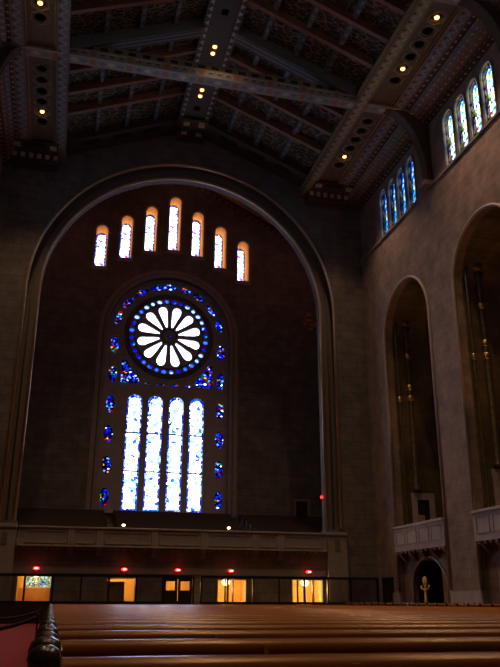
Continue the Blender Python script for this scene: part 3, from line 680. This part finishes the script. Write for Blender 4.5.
# lamps in the round coffers and the ridge
def lamp(x, y, z, label, group, power):
    l = empty('recessed_lamp', (x, y, z), label, 'lamp', group)
    MB().lathe([(.10, .03), (.17, .03), (.17, .22), (.10, .22)], n=14).build('ring', M['brass'], l)
    bm = bmesh.new(); bmesh.ops.create_uvsphere(bm, u_segments=12, v_segments=8, radius=.125)
    me = bpy.data.meshes.new('bulb'); bm.to_mesh(me); bm.free(); me.materials.append(M['bulb'])
    o = bpy.data.objects.new('bulb', me); COL.objects.link(o); o.parent = l; o.location = (0, 0, .02); o.scale = (1, 1, .7)
    d = bpy.data.lights.new('lamp', 'SPOT'); d.energy = power; d.color = WARM; d.spot_size = math.radians(95); d.spot_blend = .9; d.shadow_soft_size = .15
    o = bpy.data.objects.new('lamp_beam', d); COL.objects.link(o); o.parent = l; o.location = (0, 0, -.25)
for bi, yc in enumerate(BAYS):
    bay = ('far', 'second', 'third', 'fourth', 'fifth')[bi]
    for s, sd in ((-1, 'left'), (1, 'right')):
        for k in ((4,) if bi == 0 or s < 0 else (0, 4)):
            lamp(RX+s*ED, yc-3.0+1.0*k, 29.07, 'glowing lamp in a round coffer of the %s roof beam, %s bay%s' % (sd, bay, '' if k == 4 else ', near end'), 'lamps in the round coffers', LAMP_W*(1 if bi < 2 else .55))
    for k, yy in enumerate((-3.2, -2.6, .95, 1.6)):
        lamp(RX, yc+yy, 32.5, 'glowing lamp in the ridge beam, %s bay, %s of four from the near end' % (bay, ordn[k]), 'lamps in the ridge beam', LAMP_W*(.5 if bi < 2 else .3))

# ------------------------------------------------------------------ doors under the gallery
VB = 47.9
for i, (x, h, z) in enumerate(DOORS):
    side = ('leftmost, with leaded glass', 'second from the left', 'middle, with dark leaves', 'second from the right, brightly lit', 'rightmost, brightly lit')[i]
    v = MB(); th = .08
    v.box(x-h-.4, x-h-.3, LOW_Y+.3, VB, 0, 3.0); v.box(x+h+.3, x+h+.4, LOW_Y+.3, VB, 0, 3.0); v.box(x-h-.4, x+h+.4, LOW_Y+.3, VB, 3.0, 3.1)
    if i == 0:
        v.box(x-h-.4, x+h+.4, VB, VB+.1, 0, 1.9); v.box(x-h-.4, x+h+.4, VB, VB+.1, 2.75, 3.1)
        v.box(x-h-.4, x-h+.4, VB, VB+.1, 1.9, 2.75); v.box(x+h-.0, x+h+.4, VB, VB+.1, 1.9, 2.75); v.box(x+.13, x+.21, VB, VB+.1, 1.9, 2.75)
    else: v.box(x-h-.4, x+h+.4, VB, VB+.1, 0, 3.1)
    v.build('wall_vestibule', M['amber'], kind='structure', label='amber-lit lobby behind the doorway, '+side)
    e = empty('door_%d' % (6+i), (x, LOW_Y, 0), 'doorway under the gallery, '+side, 'door', None, 'structure')
    fr = MB(); fr.box(-h-.1, -h, -.1, .1, 0, z+.1); fr.box(h, h+.1, -.1, .1, 0, z+.1); fr.box(-h, h, -.1, .1, z, z+.1); fr.build('frame', M['vdark' if i == 2 else 'parapet'], e)
    if i == 0:
        MB().box(-.46, .1, .12, .18, 0, .02).build('sill', M['vdark'], e); MB().box(-.50, -.44, .1, .2, 0, z).build('mullion', M['vdark'], e)
        MB().box(-h, h, VB-LOW_Y+.02, VB-LOW_Y+.04, 1.9, 2.75).build('leaded_glass', M['g_door'], e)
        MB().box(-h, h, VB-LOW_Y-.06, VB-LOW_Y, 0, 1.86).build('door_leaf', M['doorwood'], e)
    if i == 1:
        m = MB(); m.box(-h+.02, .22, .12, .18, 0, 2.2); m.build('half_open_leaf', M['side'], e)
    if i == 2:
        for s in (-1, 1):
            a, b = sorted((s*.02, s*(h-.02))); m = MB()
            for q in ((a, b, 0, 1.75), (a, b, 2.25, z), (a, a+.14, 1.75, 2.25), (b-.14, b, 1.75, 2.25)): m.box(q[0], q[1], .08, .16, q[2], q[3])
            lf = m.build('door_leaf', M['vdark'], e)
            MB().lathe([(.03, -.05), (.045, 0), (.03, .05)], (s*.1, .04, 1.05), 8).build('handle', M['brass'], lf)
    if i >= 3:
        for xx in ((-.35, .12) if i == 3 else (-.55, .42)): MB().box(xx-.04, xx+.04, .15, .25, 0, z).build('mullion', M['vdark'], e)
    # lobby lamp
    l = empty('lobby_lamp', (x+(-.22 if i == 3 else .05), 46.7 if i < 3 else 45.95, 2.6 if i < 3 else 2.22), 'glowing frosted lamp hanging behind the doorway, '+side, 'lamp', 'lobby lamps under the gallery')
    hh = 3.0-l.location.z
    MB().lathe([(.02, .12), (.02, hh)], n=8).build('stem', M['brass'], l)
    MB().lathe([(.08, -.16), (.21, -.08), (.25, .04), (.18, .14), (.04, .16)], n=16).build('glass_shade', M['shade'], l)
    d = bpy.data.lights.new('lobby_lamp', 'POINT'); d.energy = (50, 60, 40, 260, 330)[i]; d.color = (1, .6, .2); d.shadow_soft_size = .2
    o = bpy.data.objects.new('lobby_light', d); COL.objects.link(o); o.parent = l; o.location = (0, -.0, -.3)
    # red lamp above the door
    rx = (-.95, 3.93, 7.03, 10.2, 15.05)[i]
    r = empty('red_exit_lamp', (rx, LOW_Y-.08, 2.83), 'small glowing red lamp above the doorway, '+side, 'exit lamp', 'red lamps above the gallery doorways')
    MB().box(-.2, .2, -.02, 0, -.1, .14).build('back_plate', M['iron'], r)
    MB().lathe([(.02, 0), (.15, .03), (.19, .10), (.15, .17), (.02, .2)], (0, -.1, -.07), 14).build('lens', M['redlamp'], r)
    MB().box(-.09, .09, -.3, -.22, -.0, .06).build('filament_glow', M['redcore'], r)

for s, sd in ((1, 'right'), (-1, 'left')):
    c = empty('added_cove_light', (7+s*12.3, 47.3, 25.2), 'added unseen warm light on the %s side wall of the arched recess, lighting its ceiling' % sd, 'lamp', 'added lights in the recess')  # unseen fixture and spot added to brighten the recess ceiling
    MB().box(-.2, .2, -.35, .35, -.3, .0).build('housing', M['iron'], c); MB().box(-.14, .14, -.3, .3, .0, .03).build('lens', M['bulb'], c)
    d = bpy.data.lights.new('added_cove_light', 'SPOT'); d.energy = 2800; d.color = (1, .56, .3); d.spot_size = math.radians(64); d.spot_blend = .9; d.shadow_soft_size = .2
    o = bpy.data.objects.new('cove_beam', d); COL.objects.link(o); o.parent = c; o.location = (0, 0, .15)
    o.rotation_euler = Vector((-s*.8, -.06, .9)).to_track_quat('-Z', 'Y').to_euler()
# red lamp on the arch jamb over the gallery
r = empty('red_exit_lamp', (16.22, 45.8, 7.45), 'small red lamp high on the right jamb above the gallery', 'exit lamp')
MB().box(.06, .13, -.1, .1, -.12, .12).build('back_plate', M['iron'], r); MB().lathe([(.02, -.1), (.1, -.06), (.1, .06), (.02, .1)], (0, -.08, 0), 10).build('lens', M['redlamp'], r)
# two small reading lamps on the parapet
for x, s in ((3.72, 'left'), (9.98, 'right')):
    l = empty('parapet_lamp', (x, YE-.1, 5.14), 'tiny glowing lamp on top of the gallery parapet, %s of the pair' % s, 'lamp', 'lamps on the gallery parapet')
    MB().lathe([(.05, 0), (.05, .03), (.02, .05), (.02, .1)], n=10).build('foot', M['iron'], l)
    MB().lathe([(.03, .1), (.09, .13), (.09, .2), (.03, .22)], n=12).build('shade', M['shade'], l)

# carved ornament on the recess wall, right
t = empty('wall_ornament', (17.9, 52.4, 21.9), 'carved gilt ornament with curling leaves high on the wall right of the great window', 'ornament')
for j, (dx, dz, r) in enumerate(((0, .25, .3), (.3, -.1, .24), (-.32, -.05, .24), (.1, -.5, .2), (0, .7, .18))):
    MB().lathe([(r, -.08), (r*.8, .0), (r*.4, .05)], (dx, -.1, dz), 12).build('leaf', M['reveal'], t)
    MB().tube([(dx+r*math.cos(a*.5), -.15, dz+r*math.sin(a*.5)) for a in range(13)], .06, 6).build('leaf', M['doorwood'], t)

# ------------------------------------------------------------------ glazed screen
def screen(xs, label, skip=()):
    t = empty('glass_screen', (xs[0], 44.0, 0), label, 'screen', 'glazed screens behind the pews'); L = xs[-1]-xs[0]
    MB().box(0, L, -.05, .05, 2.40, 2.54).build('top_rail', M['iron'], t)
    MB().box(0, L, -.05, .05, 1.04, 1.14).build('middle_rail', M['iron'], t)
    MB().box(0, L, -.04, .04, 0, 1.04).build('lower_panel', M['vdark'], t)
    for x in xs: MB().box(x-xs[0]-.05, x-xs[0]+.05, -.07, .07, 0, 2.54).build('post', M['iron'], t)
    for a, b in zip(xs[:-1], xs[1:]): MB().box(a-xs[0]+.05, b-xs[0]-.05, -.006, .006, 1.14, 2.40).build('glass_pane', M['clear'], t)
screen([-5.3, -3.0, -1.46, 0.02, 1.52, 3.02, 4.54, 6.05, 7.62], 'black framed glazed screen behind the pews, left of the gap')
screen([8.22, 9.76, 11.27, 12.82, 14.38, 15.84, 17.28, 19.02], 'black framed glazed screen behind the pews, right of the gap')

# ------------------------------------------------------------------ pews
PEW_N = 46; PY0, PDY = 2.04, .898
def make_pew(L, name='pew', plates=()):
    t = empty(name, (0, 0, 0))
    # sitters face -Y; the top rail is at y=0
    bk = MB(); bk.prism([(-.11, .44), (-.085, .44), (.0, .85), (.005, 1.07), (-.022, 1.07), (-.028, .85)], 0, L, 'x')
    n = int(L/1.5)
    bk.build('backrest', M['pew'], t)
    n = 16; pr = [(-.006+.046*math.cos(2*PI*i/n), 1.078+.044*math.sin(2*PI*i/n)) for i in range(n)]
    rl = MB(); rl.add([(x, a, b) for x in (0, L) for a, b in pr], [(i, n+i, n+(i+1) % n, (i+1) % n) for i in range(n)], 0, True)
    rl.add([(x, a, b) for x in (0, L) for a, b in pr], [tuple(range(n)), tuple(range(2*n-1, n-1, -1))]); rlo = rl.build('top_rail', M['pew'], t)
    MB().prism([(-.56, .41), (-.1, .40), (-.1, .44), (-.56, .455)], 0, L, 'x').build('seat', M['pew'], t)
    for x in (0, L):
        e = MB(); prof = [(-.58, 0), (.03, 0), (.04, .5), (.045, 1.0), (.055, 1.08), (.04, 1.125), (.0, 1.14), (-.05, 1.125), (-.07, 1.07), (-.12, .8), (-.2, .62), (-.5, .6), (-.58, .55)]
        e.prism(prof, x-.04, x+.035, 'x'); eo = e.build('end_panel', M['pewend'], t, bevel=.012)
        k = MB()
        for yy, zz in ((.0, 1.135), (-.07, 1.12)):
            k.lathe([(.012, -.03), (.035, -.024), (.042, .0), (.035, .022), (.014, .034)], (x-.003, yy, zz), 12)
        k.build('scroll_knob', M['pewend'], eo)
    for x in plates: MB().box(x-.009, x+.009, -.054, -.046, 1.07, 1.1).build('number_plate', M['gilt'], rlo)
    return t
def copy_tree(o, parent=None):
    c = o.copy(); COL.objects.link(c)
    if parent: c.parent = parent
    for ch in list(o.children): copy_tree(ch, c)
    return c
LW = 14.2
plates = [.79+1.1*k for k in range(12)]
p0 = make_pew(LW, 'pew', plates)
low = ('nearest', 'second', 'third', 'fourth', 'fifth', 'sixth', 'seventh', 'eighth', 'ninth', 'tenth')
first = True
for k in range(0, PEW_N):
    y = PY0+PDY*k
    if y > 42.9: break
    o = p0 if first else copy_tree(p0); first = False
    o.location = (0.0, y, -.0028*y)
    tag(o, 'long varnished pew, %s row up from the bottom of the picture' % low[k] if k < 10 else ('long varnished pew in the far rows, hardly separable, before the glazed screen' if y > 24 else 'long varnished pew in the middle rows of the centre block'), 'pew', 'long pews of the centre block')
s0 = make_pew(2.35, 'side_pew'); first = True
for (xs, y0, lb) in ((16.2, 25.0, 'short pew of the side block beyond the right ends of the long pews'), (-5.35, 28.0, 'short pew of the side block left of the red carpet')):
    y = y0
    while y < 42.9:
        o = s0 if first else copy_tree(s0); first = False
        o.location = (xs, y, 0); tag(o, lb, 'pew', 'side block pews'+(' right' if xs > 0 else ' left')); y += PDY
MB().box(-2.3, -.12, .5, 43.6, .0, .012).build('carpet_runner', M['carpet'], label='red carpet runner along the aisle left of the pews', cat='carpet')

# ropes across the aisle
def rope(y, za, zm, zb, which):
    for (x, sd) in ((-2.2, 'left'), (-.28, 'right')):
        t = empty('stanchion', (x, y, .012), 'dark rope stanchion on the red carpet, %s one holding the %s rope' % (sd, which), 'stanchion', 'stanchions on the carpet')
        hh = (zb if sd == 'right' else za)+.08
        MB().lathe([(.16, 0), (.16, .02), (.05, .05), (.024, .08), (.022, hh-.06), (.04, hh-.05), (.04, hh-.02), (.015, hh)], n=14).build('post', M['iron'], t)
    a, b = Vector((-2.2, y, za)), Vector((-.28, y, zb)); path = []
    for i in range(17):
        f = i/16; p = a.lerp(b, f); p.z -= (4*f*(1-f))*zm; path.append(p)
    MB().tube(path, .045, 8).build('rope', M['rope'], label='black velvet rope slung across the aisle, %s one' % which, cat='rope', group='ropes across the aisle')
rope(30.0, .60, .12, .86, 'farther')
rope(20.0, .55, .14, .84, 'nearer')
